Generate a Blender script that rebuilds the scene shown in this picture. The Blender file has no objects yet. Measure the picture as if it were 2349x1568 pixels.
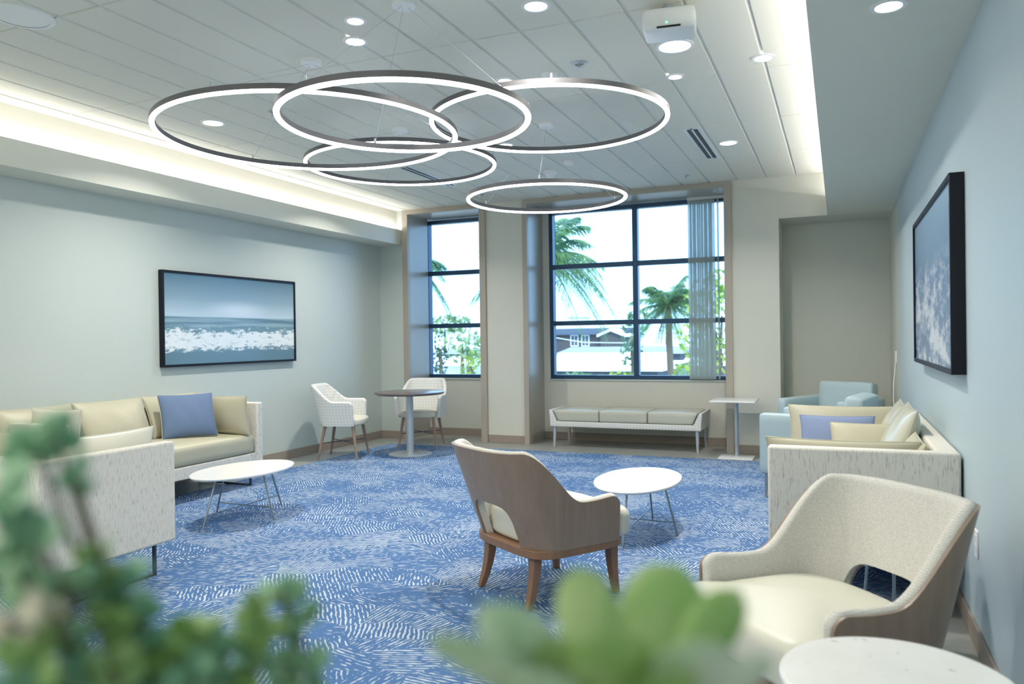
import bpy, bmesh, math, random
from mathutils import Vector, Matrix
random.seed(7)
PI = math.pi
scene = bpy.context.scene
COL = scene.collection

# ---------------------------------------------------------------- camera
F_PX, YAW, PITCH, ROLL, CAM_H = 1751.67, math.radians(23.2166), math.radians(-0.29104), math.radians(-0.80357), 1.33
fwd = Vector((-math.sin(YAW) * math.cos(PITCH), math.cos(YAW) * math.cos(PITCH), math.sin(PITCH)))
r0 = Vector((math.cos(YAW), math.sin(YAW), 0)); u0 = r0.cross(fwd)
rgt = r0 * math.cos(ROLL) + u0 * math.sin(ROLL)
upv = -r0 * math.sin(ROLL) + u0 * math.cos(ROLL)
CAM = Vector((0, 0, CAM_H))
cd = bpy.data.cameras.new('camera'); cam = bpy.data.objects.new('camera', cd); COL.objects.link(cam)
cam.matrix_world = Matrix(((rgt.x, upv.x, -fwd.x, CAM.x), (rgt.y, upv.y, -fwd.y, CAM.y), (rgt.z, upv.z, -fwd.z, CAM.z), (0, 0, 0, 1)))
cd.sensor_width = 36; cd.lens = 36 * F_PX / 2349; cd.clip_start = 0.03; cd.clip_end = 1000
cd.dof.use_dof = True; cd.dof.focus_distance = 5.2; cd.dof.aperture_fstop = 2.4
scene.camera = cam

# ---------------------------------------------------------------- world, sun, exposure
w = bpy.data.worlds.new('sky'); scene.world = w; w.use_nodes = True
bg = w.node_tree.nodes['Background']
bg.inputs['Color'].default_value = (0.34, 0.63, 1.0, 1); bg.inputs['Strength'].default_value = 4.0
sd = bpy.data.lights.new('sun', 'SUN'); sd.energy = 3.6; sd.angle = 0.01; sd.color = (1, 0.92, 0.78)
so = bpy.data.objects.new('sun', sd); COL.objects.link(so)
so.rotation_euler = Vector((-0.35, 0.5, -0.8)).to_track_quat('-Z', 'Y').to_euler()
vs = scene.view_settings
scene.display_settings.display_device = 'sRGB'
vs.view_transform = 'Standard'; vs.look = 'None'; vs.gamma = 1.0; vs.use_curve_mapping = False
vs.exposure = 0.17
cy = scene.cycles
cy.use_denoising = True; cy.use_adaptive_sampling = True; cy.adaptive_threshold = 0.015
try:
    cy.denoiser = 'OPENIMAGEDENOISE'
except Exception:
    pass
cy.max_bounces = 9; cy.diffuse_bounces = 6; cy.glossy_bounces = 4; cy.transparent_max_bounces = 12
cy.sample_clamp_indirect = 4.0; cy.caustics_reflective = False; cy.caustics_refractive = False

# ---------------------------------------------------------------- room dimensions (metres, camera stands at x=0 y=0)
XL, XR = -5.75, 0.52          # side walls
YW, YG = 8.87, 9.40           # window wall face, back of the window bays
YB = -3.0                     # wall behind the camera
ZC, ZS = 3.06, 2.60           # tile ceiling, soffits

def portal(x0, x1, z0, z1, y):
    l = bpy.data.lights.new('window_portal', 'AREA'); l.shape = 'RECTANGLE'; l.size = x1 - x0; l.size_y = z1 - z0
    l.cycles.is_portal = True
    o = bpy.data.objects.new('window_portal', l); COL.objects.link(o)
    o.location = ((x0 + x1) / 2, y, (z0 + z1) / 2); o.rotation_euler = (-PI / 2, 0, 0)
portal(-3.57, -1.18, 0.78, 3.0, YG + 0.2)
portal(-5.33, -4.21, 0.78, 3.0, YG + 0.2)

def area(name, loc, sx, sy, energy, color, rot=(0, 0, 0), shape='RECTANGLE', spread=None, parent=None):
    l = bpy.data.lights.new(name, 'AREA'); l.shape = shape; l.size = sx; l.size_y = sy; l.energy = energy; l.color = color
    if spread: l.spread = spread
    o = bpy.data.objects.new(name, l); COL.objects.link(o); o.location = loc; o.rotation_euler = rot
    if parent: o.parent = parent
    return o
WARM = (1.0, 0.95, 0.86)
E_COVE, E_COVE_R, E_DOWN, E_CORRIDOR, E_RING = 36, 52, 30, 28, 9.0
# cove strips lie behind the soffit lips and shine up
area('cove_strip_light', (-5.437, (YB + YW) / 2, 2.792), 0.03, YW - YB - 0.1, E_COVE, (1.0, 0.95, 0.87), (PI, 0, 0))
area('cove_strip_light', (0.0, (YB + YW) / 2, 2.78), 0.03, YW - YB - 0.1, E_COVE_R, (1.0, 0.97, 0.92), (PI, 0, 0))

# ---------------------------------------------------------------- materials
def lin(c):
    return tuple(((v / 255) / 12.92 if v / 255 <= 0.04045 else ((v / 255 + 0.055) / 1.055) ** 2.4) for v in c)

class NT:
    def __init__(s, name):
        s.m = bpy.data.materials.new(name); s.m.use_nodes = True; s.t = s.m.node_tree
        s.b = s.t.nodes['Principled BSDF']; s.out = s.t.nodes['Material Output']
    def n(s, typ, ins=None, **kw):
        nd = s.t.nodes.new(typ)
        for k, v in kw.items(): setattr(nd, k, v)
        for k, v in (ins or {}).items(): s.set(nd.inputs[k], v)
        return nd
    def set(s, sock, v):
        if isinstance(v, bpy.types.NodeSocket): s.t.links.new(v, sock)
        elif isinstance(v, bpy.types.Node): s.t.links.new(v.outputs[0], sock)
        elif isinstance(v, tuple) and len(v) == 3 and sock.type == 'RGBA': sock.default_value = (*v, 1)
        else: sock.default_value = v
    def math(s, op, a, b=0.0, c=0.0, clamp=False):
        nd = s.t.nodes.new('ShaderNodeMath'); nd.operation = op; nd.use_clamp = clamp
        for i, v in enumerate((a, b, c)): s.set(nd.inputs[i], v)
        return nd.outputs[0]
    def mix(s, f, a, b):
        nd = s.t.nodes.new('ShaderNodeMix'); nd.data_type = 'RGBA'
        s.set(nd.inputs[0], f); s.set(nd.inputs[6], a); s.set(nd.inputs[7], b)
        return nd.outputs[2]
    def ramp(s, f, stops):
        nd = s.t.nodes.new('ShaderNodeValToRGB'); cr = nd.color_ramp
        while len(cr.elements) < len(stops): cr.elements.new(0.5)
        for e, (p, c) in zip(cr.elements, stops):
            e.position = p; e.color = (*c, 1) if len(c) == 3 else c
        s.set(nd.inputs[0], f); return nd.outputs[0]
    def smooth(s, v, a, b):
        nd = s.t.nodes.new('ShaderNodeMapRange'); nd.interpolation_type = 'SMOOTHSTEP'
        for i, x in enumerate((v, a, b, 0.0, 1.0)): s.set(nd.inputs[i], x)
        return nd.outputs[0]
    def coord(s, which='Object'):
        return s.n('ShaderNodeTexCoord').outputs[which]
    def mapping(s, vec, scale=(1, 1, 1), loc=(0, 0, 0), rot=(0, 0, 0)):
        return s.n('ShaderNodeMapping', {'Vector': vec, 'Scale': scale, 'Location': loc, 'Rotation': rot}).outputs[0]
    def noise(s, vec, scale, detail=2.0, rough=0.5, out='Fac'):
        return s.n('ShaderNodeTexNoise', {'Vector': vec, 'Scale': scale, 'Detail': detail, 'Roughness': rough}).outputs[out]
    def sep(s, vec):
        return s.n('ShaderNodeSeparateXYZ', {0: vec}).outputs
    def bump(s, h, strength=0.3, dist=0.01):
        b = s.n('ShaderNodeBump', {'Height': h, 'Strength': strength, 'Distance': dist})
        s.set(s.b.inputs['Normal'], b.outputs[0])
    def base(s, c=None, rough=None, metal=None, spec=None, **kw):
        if c is not None: s.set(s.b.inputs['Base Color'], c)
        if rough is not None: s.set(s.b.inputs['Roughness'], rough)
        if metal is not None: s.b.inputs['Metallic'].default_value = metal
        if spec is not None: s.b.inputs['Specular IOR Level'].default_value = spec
        for k, v in kw.items(): s.set(s.b.inputs[k], v)
        return s

MAT = {}
def plain(name, c, rough=0.5, metal=0.0, spec=0.5, vary=0.04, vs_=12.0, bump=0.0, **kw):
    t = NT(name); v = t.coord()
    n = t.noise(v, vs_, 3)
    a = tuple(max(0, x * (1 - vary)) for x in c); b = tuple(min(1, x * (1 + vary)) for x in c)
    t.base(t.mix(n, a, b), rough, metal, spec, **kw)
    if bump: t.bump(t.noise(v, vs_ * 20, 2), bump, 0.002)
    MAT[name] = t.m; return t.m
def emit(name, c, s):
    t = NT(name); t.base((0.8, 0.8, 0.8), 0.4)
    t.set(t.b.inputs['Emission Color'], c); t.b.inputs['Emission Strength'].default_value = s
    MAT[name] = t.m; return t.m

plain('wall_paint_cool', lin((194, 203, 199)), 0.40, bump=0.05, vary=0.01)
plain('wall_paint_window_lit', lin((186, 203, 210)), 0.40, bump=0.05, vary=0.01)  # right wall: blue window light put into the paint colour
plain('wall_paint_warm', lin((208, 208, 198)), 0.5, bump=0.05, vary=0.01)
plain('wall_paint_grey', lin((206, 208, 199)), 0.65, bump=0.05, vary=0.01)
plain('cove_paint', lin((226, 223, 212)), 0.6, vary=0.01)
plain('soffit_paint', lin((220, 221, 211)), 0.45, vary=0.01)
plain('trim_taupe', lin((168, 160, 148)), 0.45, vary=0.03)
plain('reveal_laminate', lin((168, 164, 156)), 0.28, vary=0.02)
plain('baseboard_taupe', lin((150, 138, 128)), 0.5, vary=0.03)
plain('ceiling_tile', lin((228, 227, 216)), 0.8, vary=0.015, vs_=60, bump=0.08)
plain('ceiling_grid', lin((214, 216, 214)), 0.5, vary=0.01)
plain('white_plastic', lin((238, 240, 240)), 0.35, vary=0.01)
plain('white_metal', lin((225, 228, 230)), 0.3, vary=0.01)
plain('silver_metal', lin((196, 203, 210)), 0.35, 0.5, vary=0.03)
plain('steel_leg', lin((150, 162, 170)), 0.35, 0.8, vary=0.03)
plain('dark_metal', lin((70, 78, 88)), 0.45, 0.3, vary=0.05)
plain('ring_metal', lin((92, 92, 96)), 0.45, 0.2, vary=0.03)
plain('window_metal', lin((44, 74, 104)), 0.35, 0.4, vary=0.05)
plain('black_frame', lin((8, 14, 28)), 0.45, vary=0.1, spec=0.3)
plain('white_laminate', lin((240, 240, 238)), 0.12, vary=0.01, spec=0.6)
plain('dark_laminate', lin((92, 84, 84)), 0.25, vary=0.05)
plain('vinyl_tan', lin((182, 178, 156)), 0.42, vary=0.02, bump=0.05)
plain('vinyl_cream', lin((216, 214, 198)), 0.38, vary=0.02, bump=0.05)
plain('vinyl_silver', lin((190, 190, 176)), 0.22, vary=0.02)
plain('pillow_blue', lin((94, 115, 148)), 0.8, vary=0.06, vs_=80, bump=0.3)
plain('pillow_periwinkle', lin((128, 143, 178)), 0.7, vary=0.05, vs_=80, bump=0.3)
plain('chair_blue', lin((170, 190, 196)), 0.5, vary=0.02, bump=0.06)
plain('black_plastic', lin((20, 24, 30)), 0.5)
plain('soil', lin((58, 46, 36)), 0.95, vary=0.4, vs_=60, bump=0.8)
plain('planter_clay', lin((170, 160, 150)), 0.6, vary=0.05)
plain('bark', lin((112, 96, 78)), 0.9, vary=0.25, vs_=30, bump=0.6)
plain('plant_stem', lin((96, 92, 72)), 0.7, vary=0.2, vs_=40)
emit('lamp_ring', (0.97, 0.98, 1.0), E_RING)
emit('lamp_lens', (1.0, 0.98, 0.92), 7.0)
emit('indicator_green', (0.1, 1.0, 0.5), 1.5)

def fabric_fleck():                      # off-white upholstery with short vertical grey flecks
    t = NT('fabric_fleck'); v = t.coord()
    n = t.noise(t.mapping(v, (150, 150, 22)), 1.0, 3, 0.6)
    n2 = t.noise(t.mapping(v, (300, 300, 120)), 1.0, 1)
    f = t.smooth(n, 0.50, 0.74)
    c = t.mix(f, lin((214, 211, 202)), lin((164, 159, 149)))
    t.base(t.mix(t.math('MULTIPLY', n2, 0.25), c, lin((236, 234, 226))), 0.85)
    t.bump(n2, 0.25, 0.002); MAT['fabric_fleck'] = t.m
fabric_fleck()
def fabric_plaid():
    t = NT('fabric_plaid'); v = t.coord(); s = t.sep(v)
    def band(x, k): return t.smooth(t.math('SINE', t.math('MULTIPLY', x, k)), 0.2, 0.9)
    d = t.math('ADD', t.math('MULTIPLY', band(t.math('ADD', s[0], s[1]), 170), 0.5), t.math('MULTIPLY', band(s[2], 190), 0.5))
    n = t.noise(v, 220, 1)
    t.base(t.mix(t.math('MULTIPLY', d, t.math('ADD', 0.35, n)), lin((224, 225, 222)), lin((198, 198, 197))), 0.85)
    t.bump(n, 0.2, 0.002); MAT['fabric_plaid'] = t.m
fabric_plaid()
def fabric_rib():
    t = NT('fabric_rib'); v = t.coord(); s = t.sep(v)
    a = t.math('SINE', t.math('MULTIPLY', s[2], 900)); n = t.noise(v, 260, 2)
    b = t.math('ADD', t.math('MULTIPLY', a, 0.10), n)
    t.base(t.mix(t.smooth(b, 0.25, 0.75), lin((188, 185, 178)), lin((220, 218, 211))), 0.9)
    t.bump(b, 0.3, 0.002); MAT['fabric_rib'] = t.m
fabric_rib()
def wood(name, a, b, k=26.0):
    t = NT(name); v = t.coord()
    g = t.noise(t.mapping(v, (k, k, 2.2)), 1.0, 4, 0.6)
    g2 = t.noise(t.mapping(v, (k * 7, k * 7, 3)), 1.0, 2)
    t.base(t.mix(t.math('ADD', t.math('MULTIPLY', g, 0.7), t.math('MULTIPLY', g2, 0.3)), lin(a), lin(b)), 0.38, spec=0.4)
    MAT[name] = t.m
wood('wood_walnut', (116, 98, 86), (162, 142, 126))
wood('wood_leg', (112, 82, 62), (158, 122, 96))
wood('wood_cafe_leg', (132, 110, 98), (170, 146, 130))
def carpet():
    t = NT('carpet_hatched'); v = t.coord()
    wob = t.noise(v, 5.0, 3, 0.6, out='Color')
    vw = t.n('ShaderNodeVectorMath', {0: v, 1: t.mapping(wob, (0.10, 0.10, 0.0))}, operation='ADD').outputs[0]
    vo = t.n('ShaderNodeTexVoronoi', {'Vector': t.mapping(vw, (1, 1.35, 1)), 'Scale': 3.4}, voronoi_dimensions='2D')
    cs = t.n('ShaderNodeSeparateColor', {0: vo.outputs['Color']}).outputs
    ang = t.math('MULTIPLY', t.math('FLOOR', t.math('MULTIPLY', cs[0], 4.0)), PI / 4)
    ang = t.math('ADD', ang, t.math('MULTIPLY', cs[2], 0.45))
    wav = t.noise(v, 9, 2, out='Color')
    v2 = t.n('ShaderNodeVectorMath', {0: v, 1: t.mapping(wav, (0.022, 0.022, 0.0))}, operation='ADD').outputs[0]
    rv2 = t.n('ShaderNodeVectorRotate', {'Vector': v2, 'Angle': ang}, rotation_type='Z_AXIS').outputs[0]
    sx = t.sep(rv2)
    stripe = t.math('SINE', t.math('MULTIPLY', sx[0], 2 * PI / 0.021))
    brk = t.noise(t.mapping(rv2, (70, 17, 1)), 1.0, 2, 0.6)
    dens = t.noise(v, 2.2, 2)
    amp = t.math('ADD', 0.20, t.math('MULTIPLY', cs[1], 0.48))
    val = t.math('ADD', t.math('MULTIPLY', stripe, amp), t.math('MULTIPLY', t.math('SUBTRACT', brk, 0.5), 2.9))
    val = t.math('ADD', val, t.math('MULTIPLY', t.math('SUBTRACT', dens, 0.5), 0.9))
    m = t.smooth(val, 0.23, 0.45)
    fine = t.noise(v, 420, 1)
    blue = t.mix(t.noise(v, 3.0, 2), lin((68, 103, 150)), lin((88, 121, 164)))
    c = t.mix(m, blue, lin((198, 208, 214)))
    t.base(t.mix(t.math('MULTIPLY', fine, 0.25), c, lin((88, 114, 152))), 0.95, spec=0.1)
    t.bump(fine, 0.4, 0.004); MAT['carpet'] = t.m
carpet()
def floor_mat():
    t = NT('floor_vinyl'); v = t.coord()
    n = t.noise(v, 7, 5, 0.65); n2 = t.noise(v, 90, 2)
    t.base(t.mix(t.math('ADD', t.math('MULTIPLY', n, 0.6), t.math('MULTIPLY', n2, 0.3)), lin((126, 130, 128)), lin((178, 182, 176))), 0.30)
    MAT['floor_vinyl'] = t.m
floor_mat()
def stone():
    t = NT('speckled_stone'); v = t.coord()
    n = t.noise(v, 26, 4, 0.6); n2 = t.noise(v, 9, 3)
    f = t.smooth(n, 0.64, 0.72)
    t.base(t.mix(t.math('MULTIPLY', f, 0.6), t.mix(n2, lin((226, 226, 222)), lin((240, 240, 238))), lin((150, 145, 138))), 0.25)
    MAT['speckled_stone'] = t.m
stone()
def glass():
    t = NT('window_glass')
    tr = t.n('ShaderNodeBsdfTransparent', {'Color': (0.96, 0.985, 1.0)})
    gl = t.n('ShaderNodeBsdfGlossy', {'Color': (1, 1, 1), 'Roughness': 0.02})
    fr = t.n('ShaderNodeFresnel', {'IOR': 1.25})
    mx = t.n('ShaderNodeMixShader', {0: fr.outputs[0], 1: tr.outputs[0], 2: gl.outputs[0]})
    t.t.links.new(mx.outputs[0], t.out.inputs[0]); MAT['glass'] = t.m
glass()
def sheer():
    t = NT('sheer_vane'); v = t.coord(); n = t.noise(t.mapping(v, (160, 160, 2)), 1.0, 2)
    d = t.n('ShaderNodeBsdfDiffuse', {'Color': t.mix(n, lin((176, 180, 172)), lin((216, 218, 208)))})
    tl = t.n('ShaderNodeBsdfTranslucent', {'Color': (0.74, 0.74, 0.68, 1)})
    tr = t.n('ShaderNodeBsdfTransparent', {'Color': (0.9, 0.96, 0.97)})
    a = t.n('ShaderNodeMixShader', {0: 0.4, 1: d.outputs[0], 2: tl.outputs[0]})
    b = t.n('ShaderNodeMixShader', {0: 0.38, 1: a.outputs[0], 2: tr.outputs[0]})
    t.t.links.new(b.outputs[0], t.out.inputs[0]); MAT['sheer'] = t.m
sheer()
def leaf_mat(name, a, b, rough=0.45, tl=0.3, k=18):
    t = NT(name); n = t.noise(t.coord(), k, 2)
    c = t.mix(t.smooth(n, 0.35, 0.65), lin(a), lin(b))
    t.base(c, rough)
    tr = t.n('ShaderNodeBsdfTranslucent', {'Color': c})
    mx = t.n('ShaderNodeMixShader', {0: tl, 1: t.b.outputs[0], 2: tr.outputs[0]})
    t.t.links.new(mx.outputs[0], t.out.inputs[0]); MAT[name] = t.m
leaf_mat('leaf_jade', (134, 184, 154), (176, 212, 178), 0.45, 0.4)
leaf_mat('leaf_lime', (156, 192, 126), (194, 212, 162), 0.45, 0.4)
leaf_mat('leaf_pale', (186, 210, 184), (220, 230, 220), 0.5)
leaf_mat('leaf_cream', (222, 212, 188), (238, 232, 214), 0.5)
leaf_mat('palm_leaf', (64, 104, 78), (112, 150, 92), 0.5, 0.35, 2)
leaf_mat('tree_leaf', (122, 146, 60), (168, 178, 80), 0.6, 0.35, 1)
leaf_mat('tree_leaf_dull', (98, 126, 86), (146, 164, 108), 0.6, 0.35, 1)
leaf_mat('cypress_leaf', (40, 66, 44), (62, 88, 58), 0.7, 0.1, 1)
plain('roof_white', lin((232, 234, 234)), 0.7)
plain('roof_pale', lin((136, 136, 134)), 0.7)
plain('roof_slate', lin((40, 46, 60)), 0.8, vs_=2)
plain('siding_taupe', lin((74, 71, 70)), 0.8, vs_=2)
plain('siding_green', lin((112, 130, 110)), 0.8, vs_=2)
plain('siding_white', lin((224, 228, 230)), 0.8, vs_=2)
plain('siding_dark', lin((80, 82, 88)), 0.8, vs_=2)  # plain dark grey, for home walls and house panes
plain('outdoor_ground', lin((170, 168, 160)), 0.9, vs_=0.3, vary=0.1)

def seascape():
    t = NT('seascape_print'); g = t.coord('Generated'); s = t.sep(g); x, y = s[1], s[2]
    sky = t.ramp(y, [(0.55, lin((178, 198, 212))), (0.72, lin((136, 162, 178))), (1.0, lin((84, 116, 136)))])
    dx = t.math('MULTIPLY', t.math('SUBTRACT', x, 0.52), 1.7); dy = t.math('MULTIPLY', t.math('SUBTRACT', y, 0.60), 3.6)
    r = t.math('SQRT', t.math('ADD', t.math('MULTIPLY', dx, dx), t.math('MULTIPLY', dy, dy)))
    sky = t.mix(t.math('MULTIPLY', t.smooth(r, 0.55, 0.0), 0.8), sky, lin((204, 216, 228)))
    bandn = t.noise(t.mapping(g, (1, 2.0, 26)), 1.0, 2)
    sea = t.mix(t.smooth(bandn, 0.35, 0.65), lin((92, 124, 144)), lin((140, 168, 182)))
    wv = t.math('MULTIPLY', t.math('SUBTRACT', t.noise(t.mapping(g, (1, 6, 2)), 1.0, 3), 0.5), 0.09)
    yy = t.math('ADD', y, wv)
    fo = t.noise(t.mapping(g, (1, 16, 20)), 1.0, 6, 0.75)
    cen = t.smooth(t.math('ABSOLUTE', t.math('SUBTRACT', yy, 0.26)), 0.17, 0.03)
    foam = t.smooth(t.math('ADD', fo, t.math('MULTIPLY', cen, 0.20)), 0.56, 0.66)
    white = t.mix(foam, lin((106, 140, 156)), lin((226, 234, 238)))
    sand = lin((96, 128, 146))
    c = t.mix(t.smooth(y, 0.52, 0.535), sea, sky)
    c = t.mix(t.smooth(yy, 0.43, 0.40), c, white)
    c = t.mix(t.smooth(yy, 0.145, 0.125), c, sand)
    t.base(c, 0.22); MAT['seascape'] = t.m
seascape()
def splash():
    t = NT('surf_print'); g = t.coord('Generated'); s = t.sep(g); y = s[2]
    n = t.noise(t.mapping(g, (1, 3.6, 4.5)), 1.0, 6, 0.7)
    n2 = t.noise(t.mapping(g, (1, 9, 14)), 1.0, 4, 0.6)
    f = t.smooth(t.math('ADD', t.math('MULTIPLY', n, 0.7), t.math('MULTIPLY', n2, 0.3)), 0.44, 0.60)
    lo = t.math('MULTIPLY', t.smooth(t.math('ADD', y, t.math('MULTIPLY', t.math('SUBTRACT', n, 0.5), 0.7)), 0.72, 0.55), f)
    c = t.mix(lo, t.ramp(y, [(0.0, lin((96, 130, 168))), (0.55, lin((104, 138, 178))), (1.0, lin((150, 184, 214)))]), lin((214, 224, 238)))
    t.base(c, 0.2); MAT['surf'] = t.m
splash()

# ---------------------------------------------------------------- mesh helpers
class MB:
    def __init__(s): s.v = []; s.f = []
    def add(s, vs, fs):
        o = len(s.v); s.v += [tuple(v) for v in vs]; s.f += [tuple(i + o for i in f) for f in fs]; return s
    def box(s, x0, x1, y0, y1, z0, z1):
        return s.add([(x0, y0, z0), (x1, y0, z0), (x1, y1, z0), (x0, y1, z0), (x0, y0, z1), (x1, y0, z1), (x1, y1, z1), (x0, y1, z1)],
                     [(0, 3, 2, 1), (4, 5, 6, 7), (0, 1, 5, 4), (1, 2, 6, 5), (2, 3, 7, 6), (3, 0, 4, 7)])
    def tube(s, pts, rad, n=10, closed=False, sq=1.0, caps=True):
        pts = [Vector(p) for p in pts]; m = len(pts)
        if not isinstance(rad, (list, tuple)): rad = [rad] * m
        ref = None; vs = []
        for i, p in enumerate(pts):
            if closed: t = pts[(i + 1) % m] - pts[i - 1]
            else: t = pts[min(i + 1, m - 1)] - pts[max(i - 1, 0)]
            t.normalize()
            if ref is None:
                ref = Vector((0, 0, 1)) if abs(t.z) < 0.9 else Vector((1, 0, 0))
            a = (ref - t * ref.dot(t)).normalized(); ref = a; b = t.cross(a)
            for k in range(n):
                th = 2 * PI * (k + 0.5) / n
                vs.append(p + (a * math.cos(th) + b * math.sin(th) * sq) * rad[i])
        fs = []
        for i in range(m if closed else m - 1):
            j = (i + 1) % m
            for k in range(n):
                fs.append((i * n + k, i * n + (k + 1) % n, j * n + (k + 1) % n, j * n + k))
        if caps and not closed: fs += [tuple(range(n))[::-1], tuple((m - 1) * n + k for k in range(n))]
        return s.add(vs, fs)
    def cyl(s, p0, p1, r0, r1=None, n=16): return s.tube([p0, p1], [r0, r0 if r1 is None else r1], n)
    def lathe(s, prof, c=(0, 0), n=48, sx=1.0, sy=1.0, cap=True):
        vs = []; m = len(prof)
        for r, z in prof:
            for k in range(n):
                th = 2 * PI * k / n; vs.append((c[0] + r * sx * math.cos(th), c[1] + r * sy * math.sin(th), z))
        fs = [(i * n + k, i * n + (k + 1) % n, (i + 1) * n + (k + 1) % n, (i + 1) * n + k) for i in range(m - 1) for k in range(n)]
        if cap: fs += [tuple(range(n))[::-1], tuple((m - 1) * n + k for k in range(n))]
        return s.add(vs, fs)
    def prism(s, poly, axis, a, b):       # polygon in the two other axes, extruded along axis
        n = len(poly)
        def P(q, h): return {0: (h, q[0], q[1]), 1: (q[0], h, q[1]), 2: (q[0], q[1], h)}[axis]
        vs = [P(q, a) for q in poly] + [P(q, b) for q in poly]
        return s.add(vs, [tuple(range(n))[::-1], tuple(range(n, 2 * n))] + [(i, (i + 1) % n, n + (i + 1) % n, n + i) for i in range(n)])
    def rbox(s, c, a, b, h, r, n=6, crown=0.0, crown_y=0.0):  # rounded box, half sizes a b h, corner radius r
        vs = []; fs = []
        axes = [(0, 1, 2), (1, 2, 0), (2, 0, 1)]; half = (a, b, h)
        for (i, j, k) in axes:
            for sg in (-1, 1):
                o = len(vs)
                for p in range(n + 1):
                    for q in range(n + 1):
                        P = [0, 0, 0]
                        # denser sampling at the rims
                        up, uq = [math.sin((2 * t / n - 1) * PI / 2) for t in (p, q)]
                        P[i] = half[i] * up; P[j] = half[j] * uq; P[k] = half[k] * sg
                        inner = [max(-(half[d] - r), min(half[d] - r, P[d])) for d in range(3)]
                        dv = Vector([P[d] - inner[d] for d in range(3)])
                        if dv.length > 1e-9: dv = dv.normalized() * r
                        Q = [inner[d] + dv[d] for d in range(3)]
                        fl = max(0, 1 - (Q[0] / a) ** 2) * max(0, 1 - (Q[1] / b) ** 2)
                        if Q[2] > 0: Q[2] += crown * fl
                        fy = max(0, 1 - (Q[0] / a) ** 2) * max(0, 1 - (Q[2] / (h + crown)) ** 2)
                        if Q[1] > 0: Q[1] += crown_y * fy
                        vs.append((c[0] + Q[0], c[1] + Q[1], c[2] + Q[2]))
                for p in range(n):
                    for q in range(n):
                        f = (o + p * (n + 1) + q, o + (p + 1) * (n + 1) + q, o + (p + 1) * (n + 1) + q + 1, o + p * (n + 1) + q + 1)
                        fs.append(f if sg > 0 else f[::-1])
        return s.add(vs, fs)
    def xf(s, M):
        s.v = [tuple(M @ Vector(v)) for v in s.v]; return s
    def build(s, name, mat, parent=None, smooth=True, angle=38, bevel=0.0, seg=2, sub=0, merge=True):
        me = bpy.data.meshes.new(name); me.from_pydata(s.v, [], s.f)
        bm = bmesh.new(); bm.from_mesh(me)
        if merge: bmesh.ops.remove_doubles(bm, verts=bm.verts, dist=1e-5)
        bmesh.ops.recalc_face_normals(bm, faces=bm.faces); bm.to_mesh(me); bm.free()
        me.materials.append(MAT[mat])
        if smooth:
            for p in me.polygons: p.use_smooth = True
            me.set_sharp_from_angle(angle=math.radians(angle))
        o = bpy.data.objects.new(name, me); COL.objects.link(o)
        if parent: o.parent = parent
        if bevel:
            b = o.modifiers.new('bevel', 'BEVEL'); b.width = bevel; b.segments = seg; b.limit_method = 'ANGLE'; b.angle_limit = math.radians(40)
        if sub:
            u = o.modifiers.new('subdivision', 'SUBSURF'); u.levels = sub; u.render_levels = sub
        return o

def tag(o, label=None, cat=None, group=None, kind=None):
    if label: o['label'] = label
    if cat: o['category'] = cat
    if group: o['group'] = group
    if kind: o['kind'] = kind
    return o
def thing(name, label, cat, loc=(0, 0, 0), rz=0.0, group=None):
    o = bpy.data.objects.new(name, None); COL.objects.link(o); o.location = loc; o.rotation_euler = (0, 0, rz)
    o.empty_display_size = 0.1
    return tag(o, label, cat, group)
def struct(name, mb, mat, label=None, **kw):
    o = mb.build(name, mat, **kw); o['kind'] = 'structure'
    if label: o['label'] = label
    return o
def dup(root, loc, rz, label, name=None, group=None):
    r = root.copy(); COL.objects.link(r); r.location = loc; r.rotation_euler = (0, 0, rz); r['label'] = label
    if group: r['group'] = group
    for ch in list(root.children):
        c = ch.copy(); COL.objects.link(c); c.parent = r
        for g in list(ch.children):
            d = g.copy(); COL.objects.link(d); d.parent = c
    return r
def face(dx, dy): return math.atan2(dy, dx) - PI / 2      # local +Y is the front

# ---------------------------------------------------------------- room shell
struct('floor', MB().box(XL - .2, XR + .2, YB - .2, 9.9, -0.25, 0), 'floor_vinyl', 'mottled grey vinyl floor around the blue carpet')
struct('wall_left', MB().box(XL - .2, XL, YB, YW, 0, 3.25), 'wall_paint_cool', 'pale blue grey wall behind the long sofa')
struct('wall_right', MB().box(XR, XR + .2, YB, 8.13, 0, 3.25), 'wall_paint_window_lit', 'right wall with blue window light in its colour')
struct('wall_right_return', MB().box(XR, XR + .2, 8.13, 9.52, 0, 3.25), 'wall_paint_grey', 'grey end of the right wall beside the niche')
struct('wall_back', MB().box(XL - .2, XR + .2, YB - .2, YB, 0, 3.25), 'wall_paint_warm', 'corridor wall behind the viewer')
wb = MB()
wb.box(-5.375, -4.15, 9.405, 9.55, 0, 0.79); wb.box(-4.15, -4.05, 9.02, 9.55, 0, 3.25)                   # below small window
wb.box(-4.15, -3.63, YW, YW + .15, 0, 3.25)                  # pilaster
wb.box(-3.63, -1.10, 9.40, 9.55, 0, 0.79)                    # below large window
wb.box(-3.63, -3.49, 9.40, 9.55, 0.79, 3.25); wb.box(-1.2, -1.10, 9.40, 9.55, 0.79, 3.25)
wb.box(-1.10, -0.60, YW, 9.52, 0, 3.25)
wb.box(-0.60, XR + .2, YW, 9.52, ZS, 3.25)
struct('wall_corner', MB().box(XL - .2, -5.375, YW, YW + .15, 0, 3.25), 'wall_paint_cool', 'grey green corner wall left of the narrow window')
struct('wall_window', wb, 'wall_paint_warm', 'warm off-white window wall with two deep bays')
struct('wall_niche', MB().box(-0.60, XR + .2, 9.44, 9.55, 0, 2.62), 'wall_paint_grey', 'grey recessed wall of the niche')
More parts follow.
